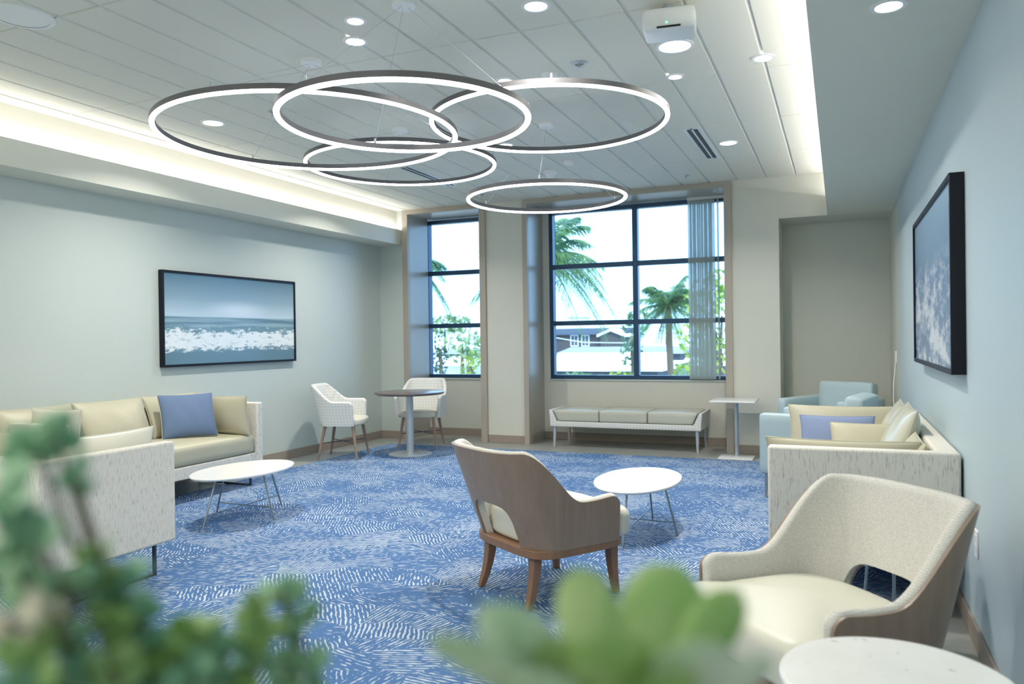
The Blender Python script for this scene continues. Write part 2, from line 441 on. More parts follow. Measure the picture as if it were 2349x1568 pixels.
wr = MB()
wr.box(-5.385, -5.30, YW + .03, 9.405, 0, 3.0); wr.box(-4.24, -4.15, YW + .03, 9.405, 0, 3.0)
wr.box(-3.64, -3.575, YW + .03, 9.40, 0, 3.0); wr.box(-1.175, -1.10, YW + .03, 9.40, 0, 3.0)
wr.box(-5.385, -4.15, YW + .03, 9.60, 3.0, 3.2); wr.box(-3.64, -1.10, YW + .03, 9.60, 3.0, 3.2)
struct('wall_bay_reveals', wr, 'reveal_laminate', 'glossy taupe sides and heads of the window bays')
# taupe casings round the two bays
t1 = MB().box(-5.375, -5.295, YW - .03, YW + .03, 0, ZC).box(-4.235, -4.15, YW - .03, YW + .03, 0, ZC).box(-5.295, -4.235, YW - .03, YW + .03, 3.0, ZC)
struct('trim_1', t1, 'trim_taupe', 'taupe casing round the small window bay')
t2 = MB().box(-3.635, -3.572, YW - .03, YW + .03, 0, ZC).box(-1.18, -1.10, YW - .03, YW + .03, 0, ZC).box(-3.572, -1.18, YW - .03, YW + .03, 3.0, ZC)
struct('trim_2', t2, 'trim_taupe', 'taupe casing round the large window bay')
# left soffit with cove lip
sf = MB().box(XL, -5.41, YB, YW, ZS, 2.72).box(-5.41, -5.40, YB, YW, ZS, 2.80)
struct('trim_3', sf, 'soffit_paint', 'soffit with light cove along the left wall')
struct('trim_4', MB().box(XL, -5.47, YB, YW, 2.72, 3.25), 'cove_paint', 'cream cove wall above the left soffit')
sr = MB().box(-0.105, XR, YB, YW, ZS, 2.70).box(-0.105, -0.095, YB, YW, 2.70, 2.80)
struct('trim_5', sr, 'soffit_paint', 'dropped soffit along the right wall')
struct('roof', MB().box(XL - .2, XR + .2, YB - .2, 9.9, 3.25, 3.4), 'roof_white', 'roof slab over the room')
# tile ceiling: 12 x 48 inch planks between grid bars, one mesh
tl = MB(); DX, DY, G, GY = 0.3048, 1.2192, 0.008, 0.0035
xs = [-0.42 + DX * k for k in range(-17, 5)]; ys = [4.0 + DY * k for k in range(-6, 5)]
for xa in xs:
    for ya in ys:
        x0, x1 = max(xa + G, -5.47), min(xa + DX - G, XR); y0, y1 = max(ya + GY, YB), min(ya + DY - GY, YW)
        if x1 - x0 < 0.01 or y1 - y0 < 0.01: continue
        b = 0.004
        tl.add([(x0, y0, ZC + .012), (x1, y0, ZC + .012), (x1, y1, ZC + .012), (x0, y1, ZC + .012),
                (x0 + b, y0 + b, ZC), (x1 - b, y0 + b, ZC), (x1 - b, y1 - b, ZC), (x0 + b, y1 - b, ZC)],
               [(4, 7, 6, 5), (0, 4, 5, 1), (1, 5, 6, 2), (2, 6, 7, 3), (3, 7, 4, 0)])
struct('ceiling', tl, 'ceiling_tile', 'white plank tile ceiling', smooth=False, merge=False)
struct('ceiling_grid', MB().box(-5.47, XR, YB, YW, ZC + .010, ZC + .03), 'ceiling_grid', 'grid bars between the ceiling tiles')
# baseboards
struct('baseboard_left', MB().box(XL, XL + .012, YB, YW, 0, .10), 'baseboard_taupe', bevel=.003)
struct('baseboard_right', MB().box(XR - .012, XR, YB, 9.44, 0, .10), 'baseboard_taupe', bevel=.003)
bb = MB().box(XL, -5.375, YW - .012, YW, 0, .10).box(-5.30, -4.24, 9.388, 9.40, 0, .10).box(-4.15, -3.635, YW - .012, YW, 0, .10)
bb.box(-3.575, -1.175, 9.388, 9.40, 0, .10).box(-1.10, -0.60, YW - .012, YW, 0, .10).box(-0.60, XR, 9.428, 9.44, 0, .10)
struct('baseboard_window', bb, 'baseboard_taupe', bevel=.003)
# partition below the glass the picture is taken through, with a sill that carries the planter
struct('wall_front', MB().box(XL, XR, 0.16, 0.62, 0, 0.86), 'wall_paint_warm', 'low wall below the viewing opening')

# windows
def window(name, x0, x1, cols, label):
    root = bpy.data.objects.new(name, None); COL.objects.link(root); tag(root, label, None, None, 'structure')
    z0, z1, y = 0.79, 2.985, 9.46; fw, d = 0.05, 0.05
    fr = MB().box(x0, x0 + fw, y - d, y + d, z0, z1).box(x1 - fw, x1, y - d, y + d, z0, z1)
    fr.box(x0 + fw, x1 - fw, y - d, y + d, z0, z0 + fw).box(x0 + fw, x1 - fw, y - d, y + d, z1 - fw, z1)
    fr.build('window_frame', 'window_metal', root, bevel=.003)
    zs = [z0 + fw, 1.513, 2.248, z1 - fw]
    xs_ = [x0 + fw] + [x0 + (x1 - x0) * k / cols for k in range(1, cols)] + [x1 - fw]
    for k in range(1, cols): MB().box(xs_[k] - .033, xs_[k] + .033, y - d, y + d, z0 + fw, z1 - fw).build('mullion', 'window_metal', root, bevel=.003)
    for zz in zs[1:3]:
        for k in range(cols):
            MB().box(xs_[k] + (.033 if k else 0), xs_[k + 1] - (.033 if k < cols - 1 else 0), y - .045, y + .045, zz - .03, zz + .03).build('glazing_bar', 'window_metal', root, bevel=.003)
    for r in range(3):
        for k in range(cols):
            MB().box(xs_[k], xs_[k + 1], y - .004, y + .004, zs[r], zs[r + 1]).build('pane', 'glass', root, smooth=False)
    s = MB().box(x0 - .01, x1 + .01, 9.385, 9.41, z0 - .02, z0); s.build('window_sill', 'wall_paint_cool', root, bevel=.003)
window('window_1', -5.345, -4.20, 1, 'narrow three-pane window in the small bay')
window('window_2', -3.49, -1.20, 2, 'large six-pane window behind the bench')

# ---------------------------------------------------------------- carpet
tag(MB().box(-5.28, 0.33, 0.70, 8.33, 0.0, 0.008).build('carpet', 'carpet', smooth=False), 'blue carpet with white hatched strokes in the middle of the floor', 'carpet')
CZ = 0.008

# ---------------------------------------------------------------- ceiling fittings
GD = 'recessed ceiling downlights'
def downlight(x, y, label, z=ZC, r=0.075, energy=E_DOWN, lens='lamp_lens'):
    t = thing('downlight', label, 'downlight', (x, y, z), 0, GD)
    MB().lathe([(r + .018, 0), (r + .016, -.006), (r, -.007), (r - .004, -.002)], n=32, cap=False).build('trim_ring', 'white_plastic', t)
    MB().lathe([(r, -.002), (r * .98, -.0035)], n=32).build('lens', lens, t)
    if energy:
        area('downlight_lamp', (0, 0, -.012), r * 1.6, r * 1.6, energy, WARM, shape='DISK', spread=math.radians(140), parent=t)
    return t
downlight(-4.52, 4.62, 'recessed downlight seen inside the leftmost ring lamp', lens='lamp_lens')
downlight(-0.90, 7.10, 'recessed downlight beside the slotted air diffuser')
downlight(-0.885, 4.59, 'largest recessed downlight right of the rings, below the ceiling unit', r=.095)
downlight(-4.55, 7.11, 'recessed downlight seen through the ring nearest the left cove')
downlight(-2.39, 3.482, 'upper of two reflected lamp dots above the large centre ring', r=.045, energy=0)  # glass reflections of lamps, built as glowing fixtures, this and the dots below
downlight(-2.555, 3.72, 'lower of two reflected lamp dots above the large centre ring', r=.055, energy=0)
downlight(-1.436, 3.725, 'lamp reflection built as a downlight at the top edge between centre ring and ceiling unit', r=.06, energy=E_DOWN * .6)  # also a reflected dot, with a light added to it
downlight(-0.84, 4.375, 'small lamp reflection just under the white ceiling unit', r=.04, energy=0)
downlight(-0.988, 5.13, 'small lamp reflection above the right end of the right ring', r=.045, energy=0)
downlight(-0.419, 5.023, 'oval lamp reflection close to the bright right edge of the ceiling', r=.055, energy=0)
downlight(-2.046, 4.709, 'small lamp reflection between the centre ring and the right ring', r=.045, energy=0)
downlight(-2.728, 6.28, 'lamp reflection glimpsed under the crossing of centre and right rings', r=.06, energy=0)
downlight(0.189, 3.316, 'lamp reflection on the dropped soffit by the right wall', z=ZS, r=.05, energy=0)
for cx in (-4.6, -3.0, -1.4):
    for cy_ in (-1.9, 0.2):
        area('corridor_lamp', (cx, cy_, ZC - .02), 0.3, 0.3, E_CORRIDOR, (1.0, 0.96, 0.89), shape='DISK')
sp = thing('ceiling_speaker', 'white round grille in the ceiling at the upper left corner', 'speaker', (-3.938, 2.695, ZC))
MB().lathe([(.155, 0), (.153, -.008), (.14, -.012), (.13, -.010)], n=40, cap=False).build('rim', 'white_plastic', sp)
MB().lathe([(.131, -.008), (.06, -.010), (.001, -.0105)], n=40).build('grille', 'white_plastic', sp)

def ring_pendant(cx, cy_, z, R, canopy, a0, label):
    t = thing('ring_pendant', label, 'pendant light', (cx, cy_, ZC), 0, 'ring pendant lights')
    n = 128; dz = z - ZC
    fr = MB().lathe([(R - .015, dz + .010), (R + .015, dz + .010), (R + .015, dz + .040), (R - .015, dz + .040), (R - .015, dz + .010)], n=n, cap=False)
    fr.build('ring_frame', 'ring_metal', t)
    pr = [(R + .0145 * math.cos(PI + PI * k / 8), dz + .010 + .015 * math.sin(PI + PI * k / 8)) for k in range(9)]
    MB().lathe(pr, n=n, cap=False).build('diffuser', 'lamp_ring', t)
    kx, ky = canopy[0] - cx, canopy[1] - cy_
    MB().lathe([(.062, 0), (.062, -.022), (.056, -.028), (.001, -.028)], c=(kx, ky), n=32).build('canopy', 'white_plastic', t)
    for k in range(3):
        a = a0 + 2 * PI * k / 3
        p = Vector((R * math.cos(a), R * math.sin(a), dz + .039)); q = Vector((kx + .02 * math.cos(a), ky + .02 * math.sin(a), -.028))
        wr_ = MB().cyl(q, p, .0016, n=6).build('suspension_wire', 'silver_metal', t)
        MB().cyl(p, p + Vector((0, 0, .03)), .006, n=8).build('wire_clip', 'silver_metal', wr_)
ring_pendant(-3.02, 3.90, 2.595, .90, (-2.978, 3.86), .6, 'widest glowing ring lamp, at the left nearest the cove')
ring_pendant(-2.03, 3.385, 2.442, .63, (-2.035, 3.40), .3, 'glowing ring lamp hanging in front of all the others')
ring_pendant(-1.727, 4.685, 2.72, .76, (-1.732, 4.74), .9, 'glowing ring lamp furthest right, towards the ceiling vent')
ring_pendant(-3.287, 5.416, 2.748, .763, (-3.30, 5.42), .2, 'glowing ring lamp half hidden behind the widest ring')
ring_pendant(-2.17, 5.81, 2.444, .635, (-2.166, 5.825), .8, 'small separate glowing ring lamp in front of the window')

def slot_diffuser(x, y0, y1, label):
    t = thing('slot_diffuser', label, 'air vent', (x, (y0 + y1) / 2, ZC), 0, 'slot air diffusers'); h = (y1 - y0) / 2
    MB().box(-.075, -.045, -h, h, -.004, 0).box(-.008, .008, -h, h, -.004, 0).box(.045, .075, -h, h, -.004, 0).box(-.045, .045, -h, -h + .015, -.004, 0).box(-.045, .045, h - .015, h, -.004, 0).build('diffuser_frame', 'white_metal', t)
    for s in (-1, 1): MB().box(s * .0265 - .018, s * .0265 + .018, -h + .015, h - .015, -.002, -.0005).build('slot', 'black_plastic', t)
slot_diffuser(-1.12, 6.48, 7.65, 'double slot air diffuser at the right end of the right ring')
slot_diffuser(-4.0, 6.62, 7.67, 'double slot air diffuser seen through the half-hidden ring')
def sprinkler(x, y, r, label):
    t = thing('sprinkler', label, 'sprinkler', (x, y, ZC), 0, 'ceiling sprinklers')
    MB().lathe([(r, 0), (r, -.004), (r * .55, -.010), (r * .5, -.004)], n=28, cap=False).build('escutcheon', 'silver_metal', t)
    MB().lathe([(.006, 0), (.006, -.03), (r * .38, -.032), (r * .38, -.035), (.001, -.036)], n=16).build('deflector', 'silver_metal', t)
sprinkler(-1.492, 4.621, .055, 'chrome sprinkler above the right ring')
sprinkler(-1.503, 8.339, .04, 'small sprinkler by the casing of the large window')
sprinkler(-3.90, 4.585, .035, 'small sprinkler left of the front ring')
sprinkler(-3.923, 8.288, .035, 'small sprinkler left above the separate small ring')
sd_ = thing('smoke_detector', 'white cone shaped detector above the small separate ring', 'smoke detector', (-2.752, 7.488, ZC))
MB().lathe([(.075, 0), (.075, -.022), (.06, -.028), (.001, -.028)], n=32).build('base_plate', 'white_plastic', sd_)
MB().lathe([(.056, -.028), (.045, -.05), (.028, -.075), (.001, -.08)], n=32).build('sensor_cone', 'white_plastic', sd_)
s2 = thing('occupancy_sensor', 'small white dome sensor left of the detector', 'sensor', (-2.425, 7.147, ZC))
MB().lathe([(.05, 0), (.05, -.018), (.04, -.03), (.001, -.045)], n=28).build('dome', 'white_plastic', s2)
pj = thing('ceiling_unit', 'white box unit with a green light hung from the ceiling at the top', 'projector', (-0.80, 4.02, ZC), math.radians(8))
MB().rbox((0, 0, -.10), .135, .10, .058, .025, 6).build('housing', 'white_plastic', pj)
MB().cyl((0, 0, -.05), (0, 0, 0), .03, n=16).build('mount', 'silver_metal', pj)
MB().box(-.06, .06, -.102, -.099, -.152, -.142).build('slot', 'black_plastic', pj)
MB().cyl((-.01, -.0985, -.125), (-.01, -.1025, -.125), .005, n=10).build('indicator', 'indicator_green', pj)

# ---------------------------------------------------------------- pictures
def picture(name, label, x, y0, y1, z0, z1, side, mat, depth):
    t = thing(name, label, 'picture', (x, (y0 + y1) / 2, z0)); h = (y1 - y0) / 2; H = z1 - z0; fw = .022
    a, b = (0, depth) if side > 0 else (-depth, 0)
    f = MB().box(a, b, -h, -h + fw, 0, H).box(a, b, h - fw, h, 0, H).box(a, b, -h + fw, h - fw, 0, fw).box(a, b, -h + fw, h - fw, H - fw, H)
    f.build('picture_frame', 'black_frame', t, bevel=.002)
    c = b - .012 if side > 0 else a + .012
    MB().box(min(c, c - side * .01), max(c, c - side * .01), -h + fw, h - fw, fw, H - fw).build('print', mat, t, smooth=False)
picture('seascape_picture', 'black framed seascape print of foaming surf over the left sofa', XL, 5.175, 7.04, 1.105, 2.005, 1, 'seascape', .05)
picture('surf_picture', 'black framed blue and white print hung on the right wall', XR, 3.93, 5.80, 1.137, 2.045, -1, 'surf', .06)

# ---------------------------------------------------------------- sofas
def sofa(label, L, D, loc, rz, group='flecked sofas'):
    # local x along the length, front at -y, back at +y
    t = thing('sofa', label, 'sofa', loc, rz, group); a = .075; zb, zt = .205, .77
    for s in (-1, 1):
        x0, x1 = sorted((s * L / 2, s * (L / 2 - a)))
        MB().box(x0, x1, -D / 2, D / 2, zb, zt).build('arm', 'fabric_fleck', t, bevel=.014, seg=3)
    MB().box(-L / 2 + a, L / 2 - a, D / 2 - .10, D / 2, zb, zt).build('backrest', 'fabric_fleck', t, bevel=.014, seg=3)
    MB().box(-L / 2 + a, L / 2 - a, -D / 2 + .02, D / 2 - .10, zb, .31).build('seat_rail', 'fabric_fleck', t, bevel=.008)
    MB().rbox((0, -.045, .395), L / 2 - a - .004, D / 2 - .06, .088, .045, 12, crown=.03).build('seat_cushion', 'vinyl_tan', t)
    for s in (-1, 1):
        x = s * (L / 2 - .10); y0, y1 = -D / 2 + .06, D / 2 - .10
        MB().box(x - .008, x + .008, y0, y0 + .016, .018, zb).box(x - .008, x + .008, y1 - .016, y1, .018, zb).box(x - .008, x + .008, y0, y1, CZ, CZ + .016).box(x - .008, x + .008, y0, y1, zb - .02, zb - .004).build('sled_leg', 'dark_metal', t)
    return t
sofa('long flecked sofa against the left wall under the seascape', 2.0, .79, (-5.325, 4.60, 0), PI / 2)
sofa('flecked sofa at lower left with its back to the viewer, behind the plant', 2.0, .81, (-4.50, 2.845, 0), PI)
sofa('flecked sofa along the right wall piled with cushions', 2.06, .85, (.085, 5.07, 0), -PI / 2)

def pillow(name, label, w_, h_, t_, loc, yaw, lean, mat, roll=0.0, group=None, pipe=None, cat='cushion', droop=0.0):
    # stands on its lower edge; faces local -y, leaned back by lean
    n = 20; mb = MB(); vs = []; fs = []
    for sg in (-1, 1):
        o = len(vs)
        for i in range(n + 1):
            for j in range(n + 1):
                u = math.sin((2 * i / n - 1) * PI / 2); v = math.sin((2 * j / n - 1) * PI / 2)
                x = w_ / 2 * u * (1 - .055 * (1 - v * v)); z = h_ / 2 + h_ / 2 * v * (1 - .055 * (1 - u * u))
                th = t_ / 2 * (max(0, 1 - u * u) * max(0, 1 - v * v)) ** .42
                th *= 1 - .25 * v
                wr_ = .004 * math.sin(9 * u + 4 * v + w_ * 40) * (1 - u * u) * (1 - v * v)
                vs.append((x, sg * (th + wr_), z - droop * (1 - u * u) * (v > 0) * v))
        for i in range(n):
            for j in range(n):
                f = (o + i * (n + 1) + j, o + (i + 1) * (n + 1) + j, o + (i + 1) * (n + 1) + j + 1, o + i * (n + 1) + j + 1)
                fs.append(f if sg < 0 else f[::-1])
    mb.add(vs, fs)
    o = mb.build(name, mat, angle=80)
    o.matrix_world = Matrix.Translation(loc) @ Matrix.Rotation(yaw, 4, 'Z') @ Matrix.Rotation(-lean, 4, 'X') @ Matrix.Rotation(roll, 4, 'Y')
    tag(o, label, cat, group)
    rim = []
    for k in range(80):
        s_ = k / 20 % 1 * 2 - 1; q = k // 20; s_ = math.sin(s_ * PI / 2)
        u, v = ((s_, -1), (1, s_), (-s_, 1), (-1, -s_))[q]
        rim.append((w_ / 2 * u * (1 - .055 * (1 - v * v)), 0, h_ / 2 + h_ / 2 * v * (1 - .055 * (1 - u * u)) - droop * (1 - u * u) * (v > 0) * v))
    MB().tube(rim, .004, 6, closed=True).build('piping', pipe or mat, o)
    return o
GL, GR, GF = 'cushions on the left sofa', 'cushions on the right sofa', 'cushions on the near left sofa'
SZ = .502
# left sofa (faces +x)
pillow('back_cushion', 'tan back cushion next to the blue pillow, on the left sofa back', .66, .385, .17, (-5.44, 4.49, SZ), PI / 2, .36, 'vinyl_tan', group=GL)
pillow('back_cushion', 'tan back cushion half hidden behind the blue pillow', .60, .385, .17, (-5.44, 5.12, SZ), PI / 2, .36, 'vinyl_tan', group=GL)
pillow('back_cushion', 'pale back cushion of the left sofa partly behind the plant', .62, .385, .17, (-5.43, 3.84, SZ), PI / 2, .36, 'vinyl_tan', group=GL)
pillow('arm_cushion', 'tan cushion leaning on the far arm of the left sofa', .62, .36, .15, (-5.235, 5.42, SZ - .02), PI, -.0 + .10, 'vinyl_tan', group=GL)
pillow('throw_pillow', 'blue square pillow on the left sofa', .47, .40, .15, (-5.20, 5.00, SZ), PI / 2 - .45, .34, 'pillow_blue', group=GL, pipe='vinyl_tan', cat='pillow')
pillow('arm_cushion', 'cream cushion leaning on the near arm of the left sofa', .55, .38, .15, (-5.28, 3.77, SZ - .02), 0 + .0, .12, 'vinyl_cream', group=GL)
# near left sofa (faces +y)
pillow('arm_cushion', 'pale cushion leaning on the right arm of the near left sofa', .62, .36, .16, (-3.70, 2.93, SZ - .01), -PI / 2, .12, 'vinyl_cream', group=GF)
pillow('back_cushion', 'tan back cushion of the near left sofa beside the planter foliage', .62, .40, .17, (-4.05, 2.68, SZ - .01), PI, .18, 'vinyl_tan', group=GF)
# right sofa (faces -x)
pillow('arm_cushion', 'wide tan cushion leaning on the far arm of the right sofa', .74, .34, .16, (.02, 5.86, SZ - .02), 0, .14, 'vinyl_tan', group=GR)
pillow('throw_pillow', 'periwinkle blue pillow in front of the wide tan cushion', .47, .275, .12, (-.02, 5.58, SZ), .06, .18, 'pillow_periwinkle', group=GR, cat='pillow')
pillow('throw_pillow', 'tan pillow in front of the periwinkle pillow', .44, .275, .13, (.16, 5.18, SZ), .02, .22, 'vinyl_tan', group=GR, cat='pillow')
pillow('back_cushion', 'back cushion in the far corner of the right sofa', .62, .385, .17, (.27, 5.62, SZ), -PI / 2, .30, 'vinyl_silver', group=GR)
pillow('back_cushion', 'tan and silver back cushion in the middle of the right sofa back', .60, .42, .18, (.26, 4.98, SZ), -PI / 2, .30, 'vinyl_silver', group=GR)
pillow('back_cushion', 'tan back cushion in the near corner of the right sofa', .56, .32, .16, (.28, 4.42, SZ - .02), -PI / 2, .30, 'vinyl_tan', group=GR)
pillow('arm_cushion', 'tan cushion just showing above the near arm of the right sofa', .72, .318, .13, (.00, 4.24, SZ - .02), PI, .16, 'vinyl_tan', group=GR)

# ---------------------------------------------------------------- upholstered shells
def upath(w_, yf, yc, yb, e=2.5, N=240, wt=None):
    pts = []; wt = wt or w_
    for k in range(60): pts.append((wt + (w_ - wt) * k / 60, yf + (yc - yf) * k / 60))
    for k in range(N + 1):
        th = PI / 2 * k / N
        pts.append((w_ * math.cos(th) ** (2 / e), yc + (yb - yc) * math.sin(th) ** (2 / e)))
    pts = pts + [(-x, y) for x, y in pts[::-1][1:]]
    cum = [0]
    for a, b in zip(pts, pts[1:]): cum.append(cum[-1] + math.hypot(b[0] - a[0], b[1] - a[1]))
    T = cum[-1]
    def at(u):
        s = (u + 1) / 2 * T; lo, hi = 0, len(cum) - 1
        while hi - lo > 1:
            m = (lo + hi) // 2
            if cum[m] <= s: lo = m
            else: hi = m
        f = (s - cum[lo]) / max(1e-9, cum[hi] - cum[lo]); f = min(1, max(0, f))
        x = pts[lo][0] + (pts[hi][0] - pts[lo][0]) * f; y = pts[lo][1] + (pts[hi][1] - pts[lo][1]) * f
        return x, y
    def full(u):
        x, y = at(u); e_ = .02
        a, b = at(max(-1, u - e_)), at(min(1, u + e_)); dx, dy = b[0] - a[0], b[1] - a[1]; l = math.hypot(dx, dy)
        return x, y, -dy / l * -1 if False else dy / l * -1, dx / l
    def outward(u):
        x, y, nx, ny = full(u)
        if nx * x + ny * (y - (yc + yf) / 2) < 0: nx, ny = -nx, -ny
        return x, y, nx, ny
    return outward, T
def sst(x, a, b):
    t = min(1, max(0, (x - a) / (b - a))); return t * t * (3 - 2 * t)
def shell(path, us, zb, zt, lean, o0, o1, nv=20, rnd=0.0, T=1.0):
    mb = MB(); vs = []; m = len(us)
    om, oh = (o0 + o1) / 2, (o1 - o0) / 2
    for sg in (-1, 1):
        for u in us:
            x, y, nx, ny = path(u); b, t = zb(u), zt(u)
            for j in range(nv + 1):
                q = j / nv
                if rnd: q = 1 - (1 - q) ** 2.2
                z = b + (t - b) * q; f = 1.0
                if rnd:                                   # rounded rim along the top and the arm tips
                    e = min(t - z, (1 - abs(u)) * T / 2 * 1.2)
                    if e < rnd: f = math.sqrt(max(0, 1 - ((rnd - e) / rnd) ** 2))
                d, back = lean(u, z); d += om + sg * oh * f
                vs.append((x + nx * d, y + ny * d - back, z))
    K = nv + 1; fs = []
    for s in (0, 1):
        o = s * m * K
        for i in range(m - 1):
            for j in range(nv):
                f = (o + i * K + j, o + (i + 1) * K + j, o + (i + 1) * K + j + 1, o + i * K + j + 1); fs.append(f if s else f[::-1])
    q = m * K
    for i in range(m - 1):
        fs.append((i * K, (i + 1) * K, q + (i + 1) * K, q + i * K)); fs.append((i * K + nv, q + i * K + nv, q + (i + 1) * K + nv, (i + 1) * K + nv))
    for j in range(nv):
        fs.append((j, q + j, q + j + 1, j + 1)); e = (m - 1) * K; fs.append((e + j, e + j + 1, q + e + j + 1, q + e + j))
    return mb.add(vs, fs)
def usamples(breaks, per=14):
    out = []
    for a, b in zip(breaks, breaks[1:]):
        for k in range(per): out.append(a + (b - a) * (1 - math.cos(PI * k / per)) / 2)
    return out + [breaks[-1]]

def tee_outline(w_, wf, yb, ys, yf, n=26):
    P = []
    for k in range(n + 1):                       # rear curve, right to left through the back
        th = PI * k / n; c, q = math.cos(th), math.sin(th)
        P.append((w_ * math.copysign(abs(c) ** (2 / 3.0), c), -.04 + (yb + .04) * abs(q) ** (2 / 3.0)))
    L = [(-w_, ys - .03), (-w_ - (wf - w_) * .5, ys), (-wf, ys + .03), (-wf, yf - .06), (-wf + .015, yf - .022), (-wf + .05, yf - .004)]
    F = [(x, yf + .012 * (1 - (x / wf) ** 2)) for x in (-.18, -.09, 0, .09, .18)]
    return (P + L + F + [(-x, y) for x, y in L[::-1]])[::-1]
def seat_outline(w_, yb, yf, e=3.2, n=64):
    P = []; cy_ = (yf + yb) / 2; d = (yf - yb) / 2
    for k in range(n):
        th = 2 * PI * k / n; c, s = math.cos(th), math.sin(th)
        P.append((w_ * math.copysign(abs(c) ** (2 / e), c), cy_ + d * math.copysign(abs(s) ** (2 / e), s)))
    return P
def pad(mb, outline, z0, z1, r, crown=0.02, steps=5):
    cx = sum(p[0] for p in outline) / len(outline); cy_ = sum(p[1] for p in outline) / len(outline)
    R = max(math.hypot(p[0] - cx, p[1] - cy_) for p in outline)
    rings = []
    for k in range(steps + 1):
        a = PI / 2 * k / steps; rings.append((1 - r / R * (1 - math.sin(a)) if True else 1, z0 + r * .6 * (1 - math.cos(a))))
    for k in range(steps + 1):
        a = PI / 2 * k / steps; rings.append((1 - r / R * (1 - math.cos(a)), z1 - r + r * math.sin(a)))
    for k in range(1, 9):
        f = (1 - r / R) * (1 - k / 8); rings.append((max(f, .002), z1 + crown * (1 - (f / (1 - r / R)) ** 2)))
    n = len(outline); vs = [(cx + (x - cx) * f, cy_ + (y - cy_) * f, z) for f, z in rings for x, y in outline]
    fs = [(i * n + k, i * n + (k + 1) % n, (i + 1) * n + (k + 1) % n, (i + 1) * n + k) for i in range(len(rings) - 1) for k in range(n)]
    fs += [tuple(range(n))[::-1], tuple((len(rings) - 1) * n + k for k in range(n))]
    return mb.add(vs, fs)

def lounge_chair(label, loc, rz):
    t = thing('lounge_chair', label, 'armchair', loc, rz, 'wood-backed lounge chairs')
    path, T = upath(.314, .222, -.06, -.27, 3.1, wt=.318)
    UH = .235
    def zt(u):
        a = abs(u); z = .52 + .265 * (1 - sst(a, .415, .72)) ** 1.7 + .012 * sst(a, .75, 1.0)
        d = (1 - a) * T / 2; r = .055
        if d < r: z -= r - math.sqrt(max(0, r * r - (r - d) ** 2))
        return z
    def zb(u):
        a = abs(u)
        return .30 if a >= UH else .30 + .205 * (1 - (a / UH) ** 5) ** .2
    def lean(u, z):
        b = 1 - sst(abs(u), .34, .74)
        return .06 * (z - .30), .30 * b * (z - .30)
    us = usamples([-1, -.93, -.72, -.56, -.415, -UH, 0, UH, .415, .56, .72, .93, 1], 11)
    shell(path, us, zb, zt, lean, .0, .013).build('outer_shell', 'wood_walnut', t, angle=50)
    sh = shell(path, us, lambda u: zb(u) + (.004 if abs(u) < UH else 0), lambda u: zt(u) + .011, lean, -.038, .004, rnd=.021, T=T)
    sh.build('inner_upholstery', 'fabric_rib', t, angle=80)
    o1 = tee_outline(.284, .322, -.240, .215, .335)
    pad(MB(), o1, .305, .452, .045, .022).build('seat', 'vinyl_cream', t, angle=60)
    ap = seat_outline(.325, -.285, .322, 4.6)
    MB().prism(ap, 2, .262, .303).build('apron', 'wood_leg', t, bevel=.004)
    for sx in (-1, 1):
        for (x, y, dx, dy) in ((.21, -.215, .015, -.055), (.25, .235, .01, .02)):
            P = [(sx * (x + dx * k * k), y + dy * k * k, .27 - (.27 - CZ) * k) for k in (0, .25, .5, .75, 1)]
            MB().tube(P, [.036, .034, .030, .026, .021], 4).build('leg', 'wood_leg', t, bevel=.003)
    return t
lc = lounge_chair('wood-backed lounge chair seen from behind in the middle of the carpet', (-1.436, 3.767, 0), face(.557, .83))
dup(lc, (-.088, 2.715, 0), face(-.745, -.667), 'lounge chair at lower right facing the viewer, ribbed lining and cream seat')

def cafe_chair(label, loc, rz):
    t = thing('cafe_chair', label, 'chair', loc, rz, 'plaid chairs at the tall round table')
    path, T = upath(.275, .20, -.02, -.235, 2.6)
    def zt(u):
        a = abs(u); z = .655 + .185 * (1 - sst(a, .34, .66))
        d = (1 - a) * T / 2; r = .05
        if d < r: z -= r - math.sqrt(max(0, r * r - (r - d) ** 2))
        return z
    def lean(u, z):
        b = 1 - sst(abs(u), .3, .8); return (.07 * (1 - b) + .03) * (z - .40), .22 * b * (z - .40)
    us = usamples([-1, -.92, -.7, -.35, 0, .35, .7, .92, 1], 9)
    shell(path, us, lambda u: .385, zt, lean, -.045, .0, rnd=.022, T=T).build('shell', 'fabric_plaid', t, angle=80)
    pad(MB(), seat_outline(.245, -.20, .275, 3.0), .385, .465, .03, .012).build('seat', 'vinyl_cream', t, angle=60)
    z1 = .385; feet = []
    for sx in (-1, 1):
        for (x, y, dx, dy) in ((.17, -.15, .05, -.075), (.185, .17, .05, .055)):
            MB().tube([(sx * x, y, z1), (sx * (x + dx), y + dy, CZ)], [.021, .010], 12).build('leg', 'wood_cafe_leg', t)
            feet.append((sx * (x + dx * .52), y + dy * .52, .19))
    MB().cyl(feet[0], feet[3], .005, n=8).cyl(feet[1], feet[2], .005, n=8).build('stretcher', 'dark_metal', t)
    return t
cc = cafe_chair('plaid chair left of the tall round table', (-5.195, 7.21, 0), face(.95, .31))
dup(cc, (-4.75, 8.22, 0), face(.25, -.97), 'plaid chair behind the tall round table, near the narrow window')

